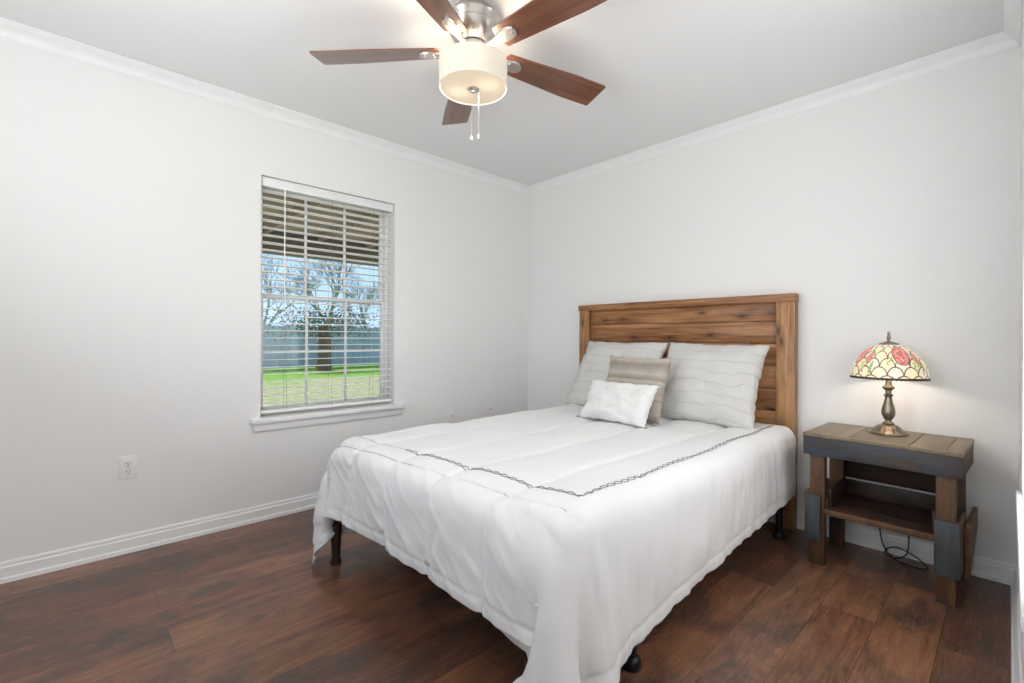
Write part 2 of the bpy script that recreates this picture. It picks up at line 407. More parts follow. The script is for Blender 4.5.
# ------------------------------------------------------------------ room shell
RX, RY, H = 3.042, -3.90, 2.44
WY0, WY1, WZ0, WZ1 = -2.225, -1.354, .60, 2.03
bm = B(); add_box(bm, -.2, RX + .12, RY - .2, .2, -.12, 0); add_box(bm, RX + .12, 4.5, RY - .2, -2.5, -.12, 0); link('floor', bm, MAT['floor'], kind='structure', smooth=False)
bm = B(); add_box(bm, -.2, RX + .12, RY - .2, .2, H, H + .12); add_box(bm, RX + .12, 4.5, RY - .2, -2.5, H, H + .12); link('ceiling', bm, MAT['ceiling'], kind='structure', smooth=False)
bm = B()
add_box(bm, -.18, 0, RY - .18, WY0, 0, H); add_box(bm, -.18, 0, WY1, .18, 0, H)
add_box(bm, -.18, 0, WY0, WY1, 0, WZ0 - .03); add_box(bm, -.18, 0, WY0, WY1, WZ1, H)
link('wall_left', bm, MAT['wall'], kind='structure', smooth=False)
bm = B(); add_box(bm, 0, RX, 0, .18, 0, H); link('wall_back', bm, MAT['wall'], kind='structure', smooth=False)
DY0, DY1 = -3.76, -2.9   # doorway (the camera stands in it)
SW = (-1.75, -.88, .60, 2.03)
bm = B(); add_box(bm, RX, RX + .12, DY1, SW[0], 0, H); add_box(bm, RX, RX + .12, SW[1], .18, 0, H); add_box(bm, RX, RX + .12, SW[0], SW[1], 0, SW[2] - .03); add_box(bm, RX, RX + .12, SW[0], SW[1], SW[3], H); add_box(bm, RX, RX + .12, RY - .18, DY0, 0, H); add_box(bm, RX, RX + .12, DY0, DY1, 2.05, H)
link('wall_right', bm, MAT['wall'], kind='structure', smooth=False)
RW = (.75, 2.15, .80, 2.05)
bm = B()
add_box(bm, 0, RW[0], RY - .18, RY, 0, H); add_box(bm, RW[1], RX, RY - .18, RY, 0, H)
add_box(bm, RW[0], RW[1], RY - .18, RY, 0, RW[2] - .03); add_box(bm, RW[0], RW[1], RY - .18, RY, RW[3], H)
link('wall_rear', bm, MAT['wall'], kind='structure', smooth=False)
bm = B(); add_box(bm, 4.4, 4.5, RY - .18, -2.5, 0, H); add_box(bm, RX + .121, 4.4, -2.62, -2.5, 0, H); add_box(bm, RX + .12, 4.4, RY - .18, RY, 0, H)
link('wall_hall', bm, MAT['wall'], kind='structure', smooth=False)
# door casing
bm = B()
for x0, x1 in ((RX - .0155, RX), (RX + .12, RX + .1355)):
    add_box(bm, x0, x1, DY1, DY1 + .065, 0, 2.115, .003); add_box(bm, x0, x1, DY0 - .05, DY0, 0, 2.115, .003); add_box(bm, x0, x1, DY0, DY1, 2.05, 2.115, .003)
link('trim_1', bm, MAT['trim'], kind='structure')

crown = [(0, 0), (0, -.070), (.005, -.070), (.008, -.064), (.011, -.061), (.013, -.052), (.017, -.043), (.023, -.034), (.031, -.026), (.039, -.020), (.044, -.015), (.048, -.010), (.052, -.007), (.052, 0)]
base = [(0, 0), (0, .088), (.006, .088), (.009, .080), (.009, .070), (.013, .064), (.014, .022), (.020, .018), (.022, .0)]
def run(nm, prof, z, segs):
    bm = B()
    for a, b_, o in segs: add_profile(bm, prof, (*a, z), (*b_, z), (*o, 0), 1, 1)
    return link(nm, bm, MAT['trim'], kind='structure', smooth=False)
for k_, sg_ in enumerate([((0, RY), (0, 0), (1, 0)), ((0, 0), (RX, 0), (0, -1)), ((RX, 0), (RX, RY), (-1, 0)), ((RX, RY), (0, RY), (0, 1))]):
    run('trim_%d' % (k_ + 2), crown, H, [sg_])
run('baseboard_left', base, 0, [((0, RY), (0, 0), (1, 0))])
run('baseboard_back', base, 0, [((0, 0), (RX, 0), (0, -1))])
run('baseboard_right', base, 0, [((RX, 0), (RX, DY1 + .066), (-1, 0))])
run('baseboard_rear', base, 0, [((RX, RY), (0, RY), (0, 1))])

# ------------------------------------------------------------------ windows
def window(name, tf, y0, y1, z0, z1, proj=.036):
    """window built in local frame: x = outward depth negative; y along wall"""
    root = bpy.data.objects.new(name, None); COL.objects.link(root); root['kind'] = 'structure'
    root.matrix_world = tf
    fx0, fx1 = -.17, -.10
    bm = B(); w = .022
    add_box(bm, fx0, fx1, y0, y0 + w, z0, z1, .003); add_box(bm, fx0, fx1, y1 - w, y1, z0, z1, .003)
    add_box(bm, fx0, fx1, y0 + w, y1 - w, z0, z0 + w, .003); add_box(bm, fx0, fx1, y0 + w, y1 - w, z1 - w, z1, .003)
    link('window_frame', bm, MAT['vinyl'], root)
    zm = (z0 + z1) / 2 + .01
    for nm, a, b_, xx in (('lower_sash', z0 + w, zm + .018, -.125), ('upper_sash', zm - .014, z1 - w, -.150)):
        bm = B(); s = .022; ya, yb = y0 + w, y1 - w
        add_box(bm, xx - .012, xx + .012, ya, ya + s, a, b_, .002); add_box(bm, xx - .012, xx + .012, yb - s, yb, a, b_, .002)
        add_box(bm, xx - .012, xx + .012, ya + s, yb - s, a, a + s, .002); add_box(bm, xx - .012, xx + .012, ya + s, yb - s, b_ - s, b_, .002)
        sash = link(nm, bm, MAT['vinyl'], root)
        bm = B(); gy = [ya + s + (yb - ya - 2 * s) * k / 3 for k in (1, 2)]; m = .008
        for g in gy: add_box(bm, xx - .005, xx + .005, g - m, g + m, a + s, b_ - s, .001)
        zc = (a + b_) / 2
        add_box(bm, xx - .0045, xx + .0045, ya + s, yb - s, zc - m, zc + m, .001)
        link('muntin_grid', bm, MAT['vinyl'], sash)
        bm = B(); add_box(bm, xx - .002, xx + .002, ya + s - .002, yb - s + .002, a + s - .002, b_ - s + .002)
        link('glass_pane', bm, MAT['glass'], sash, smooth=False)
    bm = B(); add_box(bm, -.10, .0, y0, y1, z0 - .03, z0, .0); add_box(bm, 0, proj, y0 - .055, y1 + .075, z0 - .03, z0, min(.005, proj * .3))
    link('window_sill', bm, MAT['trim'], root)
    bm = B(); add_box(bm, 0, proj * .4, y0 - .04, y1 + .06, z0 - .078, z0 - .03, min(.004, proj * .15)); add_box(bm, 0, proj * .55, y0 - .04, y1 + .06, z0 - .04, z0 - .03, .003)
    link('sill_apron', bm, MAT['trim'], root)
    return root
window('window_1', Matrix.Identity(4), WY0, WY1, WZ0, WZ1)
# rear window added for the fill light: same build, turned to the rear wall
tf = Matrix.Translation((0, RY, 0)) @ Matrix.Rotation(PI / 2, 4, 'Z')
window('added_rear_window', tf, -RW[1], -RW[0], RW[2], RW[3])

tf = Matrix.Translation((RX, 0, 0)) @ Matrix.Rotation(PI, 4, 'Z')
w3 = window('window_3', tf, -SW[1], -SW[0], SW[2], SW[3], proj=.014)
bm = B(); add_box(bm, -.037, -.035, -SW[1] + .02, -SW[0] - .02, SW[2] + .03, SW[3] - .05)
link('glow_panel', bm, mk_glow('fill_glow', (.85, .85, .84), (.985, .99, 1), 3.25), w3, smooth=False)  # glowing panel added as side fill light, shaped like a roller shade
bm = B(); add_tube(bm, [(-.036, -SW[1] + .01, SW[3] - .03), (-.036, -SW[0] - .01, SW[3] - .03)], .018, 16); link('panel_roll', bm, MAT['trim'], w3)  # roll added above the glowing fill panel

# blind
bl = empty('window_blind', (-.052, WY1, WZ0), 'white two-inch slatted blind hanging open inside the window recess', 'blind')
def bl_obj(nm, dims, mat, bev=.002):
    bm = B(); add_box(bm, *dims, bev=bev); return link(nm, bm, mat, bl)
L0, L1 = WY0 - WY1 + .008, -.008
bl_obj('headrail', (-.027, .027, L0, L1, 1.378, 1.425), MAT['slat'])
bl_obj('valance', (.028, .036, L0 - .002, L1 + .002, 1.372, 1.427), MAT['trim'], .003)
bl_obj('bottom_rail', (-.026, .026, L0, L1, .018, .036), MAT['slat'], .004)
nslat = 30
for k in range(nslat):
    z = .072 + k * (1.352 - .072) / (nslat - 1)
    bm = B()
    xs = [-.025, -.0125, 0, .0125, .025]; top = []; bot = []
    tilt = math.radians(2.5)
    for x in xs:
        zz = .0022 * (1 - (x / .025) ** 2) + x * math.tan(tilt)
        top.append((x, zz + .0014)); bot.append((x, zz - .0014))
    ring = top + bot[::-1]
    A = [bm.verts.new((x, L0, z + q)) for x, q in ring]; C_ = [bm.verts.new((x, L1, z + q)) for x, q in ring]
    for i in range(len(ring)):
        bm.faces.new((A[i], A[(i + 1) % len(ring)], C_[(i + 1) % len(ring)], C_[i]))
    bm.faces.new(A[::-1]); bm.faces.new(C_); bmesh.ops.recalc_face_normals(bm, faces=bm.faces[:])
    link('slat', bm, MAT['slat'], bl, angle=30)
for y in (-.72, -.44, -.15):
    for x in (-.0275, .0275):
        bm = B(); add_tube(bm, [(x, y, .03), (x, y, 1.38)], .0009, 6); link('ladder_cord', bm, MAT['cord'], bl)
bm = B(); add_tube(bm, [(.034, -.735, 1.375), (.040, -.737, 1.0), (.040, -.737, .70)], .0035, 8); link('tilt_wand', bm, MAT['slat'], bl)

# wall plates
def duplex(loc, label):
    r = empty('electrical_outlet', loc, label, 'outlet')
    bm = B(); add_box(bm, 0, .005, -.036, .036, -.058, .058, .0022); link('cover_plate', bm, MAT['plate'], r)
    for dz in (.02, -.02):
        bm = B(); t = bmesh.new(); bmesh.ops.create_cone(t, cap_ends=True, segments=24, radius1=.0165, radius2=.016, depth=.003)
        bmesh.ops.transform(t, matrix=Matrix.Translation((.0062, 0, dz)) @ Matrix.Rotation(PI / 2, 4, 'Y') @ Matrix.Diagonal((.85, 1, 1, 1)), verts=t.verts[:]); merge(bm, t)
        s = link('socket', bm, MAT['plate'], r)
        bm = B()
        for dy, hh in ((-.0065, .0042), (.0065, .0036)): add_box(bm, .0070, .0082, dy - .0013, dy + .0013, dz + .004 - hh, dz + .004 + hh)
        add_box(bm, .0070, .0082, -.0024, .0024, dz - .0115, dz - .0065, .0008)
        link('slots', bm, MAT['slot'], s)
    bm = B(); add_lathe(bm, [(.003, 0), (.003, .001), (.001, .0016)], n=12)
    bmesh.ops.transform(bm, matrix=Matrix.Translation((.0048, 0, 0)) @ Matrix.Rotation(PI / 2, 4, 'Y'), verts=bm.verts[:])
    link('screw', bm, MAT['nickel'], r)
duplex((0, -2.827, .422), 'white duplex electrical outlet on the left wall below and left of the window')
for y, z, lab in ((-.846, .462, 'small white wall plate low on the left wall, the one nearer the window'), (-.452, .475, 'small white wall plate low on the left wall, the one nearer the corner')):
    r = empty('wall_plate', (0, y, z), lab, 'wall plate')
    bm = B(); add_box(bm, 0, .006, -.035, .035, -.057, .057, .0024); link('cover_plate', bm, MAT['plate'], r)
    bm = B(); add_lathe(bm, [(.007, 0), (.007, .004), (.0045, .004), (.0045, .011)], n=16)
    bmesh.ops.transform(bm, matrix=Matrix.Translation((.0055, 0, 0)) @ Matrix.Rotation(PI / 2, 4, 'Y'), verts=bm.verts[:]); link('jack', bm, MAT['nickel'], r)
# ------------------------------------------------------------------ ceiling fan
FX, FY = 1.462, -1.806
fan = empty('ceiling_fan', (FX, FY, H), 'five-blade brushed nickel ceiling fan with walnut blades and a lit drum shade', 'ceiling fan')
def flink(nm, bm, mat, par=fan, **kw): return link(nm, bm, mat, par, **kw)
bm = B(); add_lathe(bm, [(.092, 0), (.094, -.012), (.090, -.020), (.112, -.026), (.116, -.034), (.112, -.040), (.108, -.052), (.104, -.060), (.108, -.066), (.104, -.075), (.092, -.098), (.070, -.120), (.060, -.130), (.062, -.134), (.050, -.138)], n=64)
flink('motor_housing', bm, MAT['nickel'], angle=35)
bm = B(); add_lathe(bm, [(.048, -.138), (.066, -.142), (.070, -.150), (.066, -.160), (.052, -.166)], n=48); flink('flywheel', bm, MAT['nickel'])
bm = B(); add_lathe(bm, [(.045, -.166), (.060, -.170), (.062, -.190), (.058, -.198), (.04, -.202)], n=48); flink('switch_housing', bm, MAT['nickel'])
ZD0, ZD1, RD = -.315, -.205, .143
bm = B(); add_lathe(bm, [(RD - .004, ZD1 - .001), (RD, ZD1), (RD + .001, ZD1 - .003), (RD, ZD1 - .006), (RD, ZD0 + .006), (RD + .001, ZD0 + .003), (RD, ZD0), (RD - .004, ZD0 + .001)], n=72, cap=False)
for f_ in bm.faces: f_.smooth = True
shade = flink('drum_shade', bm, MAT['drum'])
so = shade.modifiers.new('s', 'SOLIDIFY'); so.thickness = .002; so.offset = -1
bm = B(); add_lathe(bm, [(RD - .005, ZD0 + .006), (RD - .006, ZD0 + .003), (.10, ZD0 + .002), (.02, ZD0 + .001)], n=64); flink('diffuser', bm, MAT['diffuser'])
bm = B()
for k in range(3):
    a = 2 * PI * k / 3 + .3; add_tube(bm, [(0, 0, ZD1 + .004), (RD * math.cos(a), RD * math.sin(a), ZD1 - .006)], .002, 6)
flink('shade_spider', bm, MAT['nickel'])
bm = B(); add_lathe(bm, [(.024, ZD0 + .002), (.025, ZD0 - .003), (.020, ZD0 - .007), (.010, ZD0 - .009), (.008, ZD0 - .015), (.003, ZD0 - .019)], n=32); flink('finial', bm, MAT['nickel'])
def blade_outline():
    L0_, L1_ = .155, .682; pts = []
    def hw(s): return .052 + .021 * min(1, (s - L0_) / .35)
    xs = [L0_ + (L1_ - L0_ - .008) * k / 14 for k in range(15)]
    top = [(x, hw(x)) for x in xs]
    c = [(L1_ - .008 + .008 * math.sin(a), hw(L1_) - .008 + .008 * math.cos(a)) for a in (.4, .8, 1.2, PI / 2)]
    top = [(L0_ - .012, .028), (L0_ - .006, .044)] + top + c
    return top + [(x, -y) for x, y in top[::-1]]
for k in range(5):
    a = 1.368 + k * 2 * PI / 5
    tf = Matrix.Translation((0, 0, -.158)) @ Matrix.Rotation(a, 4, 'Z') @ Matrix.Rotation(-.215, 4, 'X')
    bm = B(); ol = blade_outline()
    A = [bm.verts.new((x, y, .003)) for x, y in ol]; C_ = [bm.verts.new((x, y, -.003)) for x, y in ol]
    bm.faces.new(A); bm.faces.new(C_[::-1])
    for i in range(len(ol)): bm.faces.new((A[i], C_[i], C_[(i + 1) % len(ol)], A[(i + 1) % len(ol)]))
    bmesh.ops.recalc_face_normals(bm, faces=bm.faces[:])
    bl_ = link('fan_blade', bm, MAT['blade'], fan, angle=30); bl_.matrix_local = tf
    bm = B()
    # blade iron: neck from flywheel widening to a rounded paddle below the blade
    ol = [(.055, .014), (.10, .011), (.135, .016), (.160, .026), (.185, .031), (.21, .028), (.228, .018), (.235, 0)]
    ol = ol + [(x, -y) for x, y in ol[-2::-1]]
    A = [bm.verts.new((x, y, -.0035)) for x, y in ol]; C_ = [bm.verts.new((x * .99 + .002, y * .86, -.011)) for x, y in ol]
    bm.faces.new(A); bm.faces.new(C_[::-1])
    for i in range(len(ol)): bm.faces.new((A[i], C_[i], C_[(i + 1) % len(ol)], A[(i + 1) % len(ol)]))
    bmesh.ops.recalc_face_normals(bm, faces=bm.faces[:])
    for sx_, sy_ in ((.17, .014), (.17, -.014), (.212, 0)):
        add_lathe(bm, [(.004, -.014), (.004, -.0105)], (sx_, sy_, 0), 12)
    ir = link('blade_iron', bm, MAT['nickel'], bl_, angle=30)
for dx, dy, z0, ln in ((-.125, .090, -.200, .262), (.015, .018, ZD0 - .002, .205)):
    bm = B()
    add_tube(bm, [(dx, dy, z0), (dx, dy, z0 - ln + .02)], .0012, 6)
    pc = flink('pull_chain', bm, MAT['chain'])
    bm = B(); add_lathe(bm, [(.0015, 0), (.003, -.003), (.0025, -.008), (.0065, -.014), (.008, -.020), (.0055, -.027), (.002, -.030)], (dx, dy, z0 - ln + .022), 16); link('pull_knob', bm, MAT['chain'], pc)
light('fan_bulb_light', 'SPOT', (FX, FY, 2.10), 15, (1, .96, .92), shadow_soft_size=.02, spot_size=math.radians(168), spot_blend=.6)
light('fan_inner_light', 'POINT', (FX, FY, H - .27), 5, (1, .90, .76), shadow_soft_size=.05)

# ------------------------------------------------------------------ bed
MX0, MX1, MY0, MY1 = .80, 2.175, -2.10, -.10
bed = empty('bed', (1.43, -1.1, 0), 'bed frame with a knotty pine plank headboard and dark metal legs', 'bed')
bed_off = Vector((-1.43, 1.1, 0))
def bo(nm, dims_list, mat, par=bed, bev=.003, off=bed_off, **kw):
    bm = B()
    for d in dims_list: add_box(bm, *d, bev=bev)
    bmesh.ops.translate(bm, vec=off, verts=bm.verts[:]); return link(nm, bm, mat, par, **kw)
HX0, HX1 = .657, 2.188
planks = []; z = 1.312
while z > .40:
    planks.append((HX0 + .085, HX1 - .085, -.046 + random.uniform(-.002, .002), -.022, z - .1275, z)); z -= .131
hb = bo('headboard', planks, MAT['head'], bev=.0035)
for hx in (HX0 + .2, HX1 - .26): bo('headboard_backing', [(hx, hx + .06, -.0215, -.012, .40, 1.28)], MAT['headv'], hb)
bo('headboard_post', [(HX0, HX0 + .092, -.080, -.024, 0, 1.297)], MAT['headv'], hb)
bo('headboard_post', [(HX1 - .097, HX1, -.080, -.024, 0, 1.297)], MAT['headv'], hb)
bo('top_rail', [(HX0 - .004, HX1 + .004, -.090, -.022, 1.292, 1.337)], MAT['head'], hb)
bo('side_rail', [(MX0 + .02, MX0 + .055, MY0 + .06, -.09, .185, .225)], MAT['black_metal'])
bo('side_rail', [(MX1 - .055, MX1 - .02, MY0 + .06, -.09, .185, .225)], MAT['black_metal'])
for y in (MY0 + .10, -1.69, -.95, -.233): bo('cross_rail', [(MX0 + .055, MX1 - .055, y - .015, y + .015, .185, .222)], MAT['black_metal'])
for lx, ly, m in ((.815, -2.112, 'bedleg'), (2.165, -1.69, 'black_metal'), (2.160, -.233, 'black_metal'), (.84, -.233, 'black_metal'), (.84, -1.69, 'black_metal'), (2.10, -2.085, 'bedleg')):
    bm = B()
    if m == 'bedleg': add_lathe(bm, [(.024, 0), (.026, .01), (.019, .03), (.020, .05), (.027, .19)], (lx, ly, 0), 20)
    else: add_lathe(bm, [(.030, 0), (.032, .006), (.031, .028), (.024, .036), (.0175, .040), (.0175, .19)], (lx, ly, 0), 20)
    bmesh.ops.translate(bm, vec=bed_off, verts=bm.verts[:]); link('leg', bm, MAT[m], bed)
bm = B(); add_box(bm, MX0 + .01, MX1 - .01, MY0 + .012, MY1, .226, .37, .025, seg=3)
link('box_spring', bm, MAT['mattress'], label='low white box spring under the mattress, mostly hidden by the comforter', cat='box spring')
bm = B(); add_box(bm, MX0, MX1, MY0, MY1, .372, .555, .05, seg=5)
matt = link('mattress', bm, MAT['mattress'], label='full-size mattress lying on the box spring beneath the comforter', cat='mattress')

# --- draped comforter: a cloth simulation over the mattress, then quilting
def sim_drape():
    NS, NT = 106, 108
    T0, T1 = -.13, MY0 - .325
    S0, S1h, S1f = MX0 - .455, MX1 + .33, MX1 + .50
    bm = B(); grid = []
    for j in range(NT):
        t = T0 + (T1 - T0) * j / (NT - 1); s1 = S1h + (S1f - S1h) * j / (NT - 1); row = []
        for i in range(NS):
            s = S0 + (s1 - S0) * i / (NS - 1); row.append(bm.verts.new((s, t, .575)))
        grid.append(row)
    for j in range(NT - 1):
        for i in range(NS - 1): bm.faces.new((grid[j][i], grid[j + 1][i], grid[j + 1][i + 1], grid[j][i + 1]))
    me = bpy.data.meshes.new('c'); bm.to_mesh(me); bm.free()
    ob = bpy.data.objects.new('c', me); COL.objects.link(ob)
    rest = np.array([v.co[:] for v in me.vertices])
    vg = ob.vertex_groups.new(name='pin')
    for v in me.vertices:
        x, y = v.co.x, v.co.y
        if MX0 + .06 < x < MX1 - .06 and y > MY0 + .06: vg.add([v.index], 1.0, 'REPLACE')
        elif y > -.145 and MX0 + .04 < x < MX1 - .04: vg.add([v.index], 1.0, 'REPLACE')
    # collider
    cb = B(); add_box(cb, MX0, MX1, MY0, MY1 + .02, .20, .560, .045, seg=6)
    cm = bpy.data.meshes.new('k'); cb.to_mesh(cm); cb.free(); co = bpy.data.objects.new('k', cm); COL.objects.link(co)
    co.modifiers.new('col', 'COLLISION'); co.collision.thickness_outer = .012; co.collision.cloth_friction = 20
    cl = ob.modifiers.new('cloth', 'CLOTH'); st = cl.settings
    st.quality = 6; st.mass = .35; st.tension_stiffness = 25; st.compression_stiffness = 25; st.shear_stiffness = 8
    st.bending_stiffness = 3.0; st.bending_damping = .5; st.air_damping = 2.0; st.vertex_group_mass = 'pin'; st.pin_stiffness = 5
    st.tension_damping = 5; st.compression_damping = 5; st.shear_damping = 5
    cl.collision_settings.distance_min = .008; cl.collision_settings.collision_quality = 3
    cl.collision_settings.use_self_collision = True; cl.collision_settings.self_distance_min = .008
    FR = 95; cl.point_cache.frame_start = 1; cl.point_cache.frame_end = FR
    sc.frame_start = 1; sc.frame_end = FR
    for fr in range(1, FR + 1): sc.frame_set(fr)
    dg = bpy.context.evaluated_depsgraph_get(); ev = ob.evaluated_get(dg); em = ev.to_mesh()
    P = np.array([v.co[:] for v in em.vertices]); ev.to_mesh_clear()
    bpy.data.objects.remove(ob); bpy.data.objects.remove(co); sc.frame_set(1)
    return P.reshape(NT, NS, 3), rest.reshape(NT, NS, 3)
P, R_ = sim_drape()
def upsample(A, k):
    def up1(A):
        n = A.shape[0]; x = np.linspace(0, n - 1, (n - 1) * k + 1); i = np.clip(x.astype(int), 0, n - 2); f = (x - i)[:, None, None]
        g = lambda q: A[np.clip(q, 0, n - 1)]
        a, b, c, d = g(i - 1), g(i), g(i + 1), g(i + 2)
        return .5 * (2 * b + (c - a) * f + (2 * a - 5 * b + 4 * c - d) * f ** 2 + (3 * b - a - 3 * c + d) * f ** 3)
    A = up1(A); A = up1(A.transpose(1, 0, 2)).transpose(1, 0, 2); return A
free_ = ((R_[..., 0] < MX0 + .04) | (R_[..., 0] > MX1 - .04) | (R_[..., 1] < MY0 + .04))[..., None]
cor_ = ((R_[..., 0] > MX1 - .20) & (R_[..., 1] < MY0 + .03))[..., None]
for it_ in range(45):        # relax simulation kinks, longest at the folded corner
    if it_ == 5: free_ = free_ & cor_
    Q = P.copy(); Q[1:-1, 1:-1] = .5 * P[1:-1, 1:-1] + .125 * (P[:-2, 1:-1] + P[2:, 1:-1] + P[1:-1, :-2] + P[1:-1, 2:]); P = np.where(free_, Q, P)
P = upsample(P, 3); R_ = upsample(R_, 3)
def normals(P):
    du = np.gradient(P, axis=1); dv = np.gradient(P, axis=0); n = np.cross(dv, du)
    n /= np.linalg.norm(n, axis=2, keepdims=True) + 1e-9; return n
nr = normals(P)
if nr[P.shape[0] // 2, P.shape[1] // 2, 2] < 0: nr = -nr
S, T = R_[..., 0], R_[..., 1]
BX = 2.118; BYf = lambda s: -2.0 + .092 * (s - .965); BY = BYf(BX)      # embroidered border lines
FOOT = -2.10 + .085 * (S - .854)                    # stitched line along the foot edge
seams = [.40, .70, 1.005, 1.31, 1.615, 1.92]
ds = np.min([np.abs(S - q) for q in seams], axis=0)
ds = np.where((S > BX) , .15, ds)
def dip(d, w): return np.exp(-(d / w) ** 2)
dt = np.minimum(np.abs(T - FOOT), 9)
puff = .013 * (1 - np.exp(-(ds / .05) ** 1.0)) * (1 - .8 * dip(dt, .03))
hemd = np.minimum(np.abs(S - (S[:, -1:] - .045)), np.abs(T - (T[-1, 0] + .04)))
puff -= .004 * dip(hemd, .008)
puff -= .008 * dip(ds, .010) + .009 * dip(dt, .010) * (S < MX1 + .02)
puff -= .003 * dip(T - BYf(S), .006) * (S < BX) + .003 * dip(S - BX, .006) * (T > BY)
# gathers next to the seams and soft creases
wr = np.zeros_like(S)
for j in range(S.shape[0]):
    for i in range(S.shape[1]):
        s, t = S[j, i], T[j, i]
        q = noise.noise((s * 4.5, t * 4.5, 3.1)) * .009 + noise.noise((s * 13, t * 13, 7.7)) * .0016
        if t < FOOT[j, i]: q += (noise.noise((s * 11 + 1.5 * noise.noise((s * 4, t * 4, 6)), (t - s * .9) * 6, 1.7)) * .009 + max(0, noise.noise(((s + t * 1.3) * 17, (t - s * .6) * 4, 4.7))) * .010) * (1 if s < MX1 - .1 else .25) * min(1, (FOOT[j, i] - t) / .06)
        elif s > MX1: q += (noise.noise((s * 5, t * 15, 5.2)) * .008 + noise.noise((s * 9, t * 33, 8.2)) * .003) * min(1, (s - MX1) / .08)
        else:
            q += noise.noise((s * 22, t * 7, 9.2)) * .0022
        if s < BX: q += .005 * noise.noise((s * 5, t * 30, 2.2)) * math.exp(-ds[j, i] / .035)
        hd = S[j, -1] - s
        if s > MX1 and hd < .16: q += (.012 * noise.noise((t * 9, .3, 2.5)) + .005 * noise.noise((t * 24, .3, 6.5))) * (1 - hd / .16)
        wr[j, i] = q
P = P + nr * (puff + wr + .006)[..., None]
nr = normals(P)
if nr[P.shape[0] // 2, P.shape[1] // 2, 2] < 0: nr = -nr
nv, nu = P.shape[:2]
me = bpy.data.meshes.new('comforter')
idx = np.arange(nv * nu).reshape(nv, nu)
faces = np.stack([idx[:-1, :-1], idx[1:, :-1], idx[1:, 1:], idx[:-1, 1:]], -1).reshape(-1, 4)
me.from_pydata(P.reshape(-1, 3).tolist(), [], faces.tolist()); me.polygons.foreach_set('use_smooth', [True] * len(me.polygons)); me.update()
comf = bpy.data.objects.new('comforter', me); COL.objects.link(comf); me.materials.append(MAT['comforter'])
comf['label'] = 'white quilted comforter with a grey rope-stitched border draped over the bed'; comf['category'] = 'comforter'
so = comf.modifiers.new('s', 'SOLIDIFY'); so.thickness = .010; so.offset = -1
def surf(s, t, lift=0):
    """world point on the comforter for flat cloth coordinates"""
    j = np.interp(-t, -T[:, 0], np.arange(nv)); jj = int(round(j)); i = np.interp(s, S[jj], np.arange(nu))
    j0 = int(min(j, nv - 2)); i0 = int(min(i, nu - 2)); a, b = j - j0, i - i0
    def L(A): return (A[j0, i0] * (1 - a) * (1 - b) + A[j0 + 1, i0] * a * (1 - b) + A[j0, i0 + 1] * (1 - a) * b + A[j0 + 1, i0 + 1] * a * b)
    return L(P) + L(nr) * lift
def rope(nm, path, mat, amp, rad, wl, parent, label=None, strands=2):
    bm = B(); path = [Vector((*p, 0)) for p in path]
    for st in range(strands):
        pts = []; dist = 0
        for a, b in zip(path[:-1], path[1:]):
            L = (b - a).length; d = (b - a) / L; nrm = Vector((-d.y, d.x, 0)); k = int(L / (wl / 8))
            for q in range(k):
                p = a + d * L * q / k; ph = 2 * PI * (dist + L * q / k) / wl + st * PI
                p = p + nrm * amp * math.sin(ph); pts.append(surf(p.x, p.y, rad * .6 + .0006 * math.cos(ph)))
            dist += L
        add_tube(bm, pts, rad, 5)
    return link(nm, bm, mat, parent, label=label)
rope('embroidered_border', [(1.22, BYf(1.22)), (BX, BY), (BX - .015, -.16)], MAT['thread'], .0095, .0015, .08, comf, 'dark grey rope stitch')
rope('edge_seam', [(.55, -2.10 + .085 * (.55 - .854)), (2.14, -2.10 + .085 * (2.14 - .854))], MAT['seam'], 0, .0022, .03, comf, 'pale seam along the foot edge', 1)
rope('stitched_line', [(.40, BYf(.4)), (1.22, BYf(1.22))], MAT['threadlight'], .0015, .0012, .02, comf, 'pale grey stitched line')

# sheet hanging a little lower than the comforter
def sheet():
    bm = B(); pth = []
    x1, y1 = MX1 + .012, MY0 - .014
    for k in range(60): pth.append((MX0 + .45 + (x1 - .06 - MX0 - .45) * k / 59, y1, 0))
    for k in range(1, 8):
        a = -PI / 2 + PI / 2 * k / 8; pth.append((x1 - .06 + .06 * math.cos(a), y1 + .06 + .06 * math.sin(a), 0))
    for k in range(70): pth.append((x1, y1 + .06 + (-.12 - y1 - .06) * k / 69, 0))
    n = len(pth); cols = []
    for i, (x, y, _) in enumerate(pth):
        if x < x1 - .061: zb = .30 - .085 * max(0, (x - 1.45) / (x1 - 1.45)) ; ox, oy = 0, -1
        elif y < y1 + .062: zb = .17; ox, oy = .7, -.7
        else: zb = .135 + .14 * max(0, (y - y1) / 2.0) ** 1.2; ox, oy = 1, 0
        zb += .006 * noise.noise((x * 9, y * 9, 0)); col = []
        for q in range(9):
            f = q / 8; z = .50 + (zb - .50) * f
            w = (.010 * noise.noise((x * 7, y * 7, 4)) + .012) * f
            col.append(bm.verts.new((x + ox * w, y + oy * w, z)))
        cols.append(col)
    for i in range(n - 1):
        for q in range(8): bm.faces.new((cols[i][q], cols[i][q + 1], cols[i + 1][q + 1], cols[i + 1][q]))
    bmesh.ops.recalc_face_normals(bm, faces=bm.faces[:])
    o = link('bed_sheet', bm, MAT['sheet'], label='thin white sheet edge hanging just below the comforter hem', cat='sheet', angle=180)
    m = o.modifiers.new('s', 'SOLIDIFY'); m.thickness = .002; m.offset = 1
sheet()

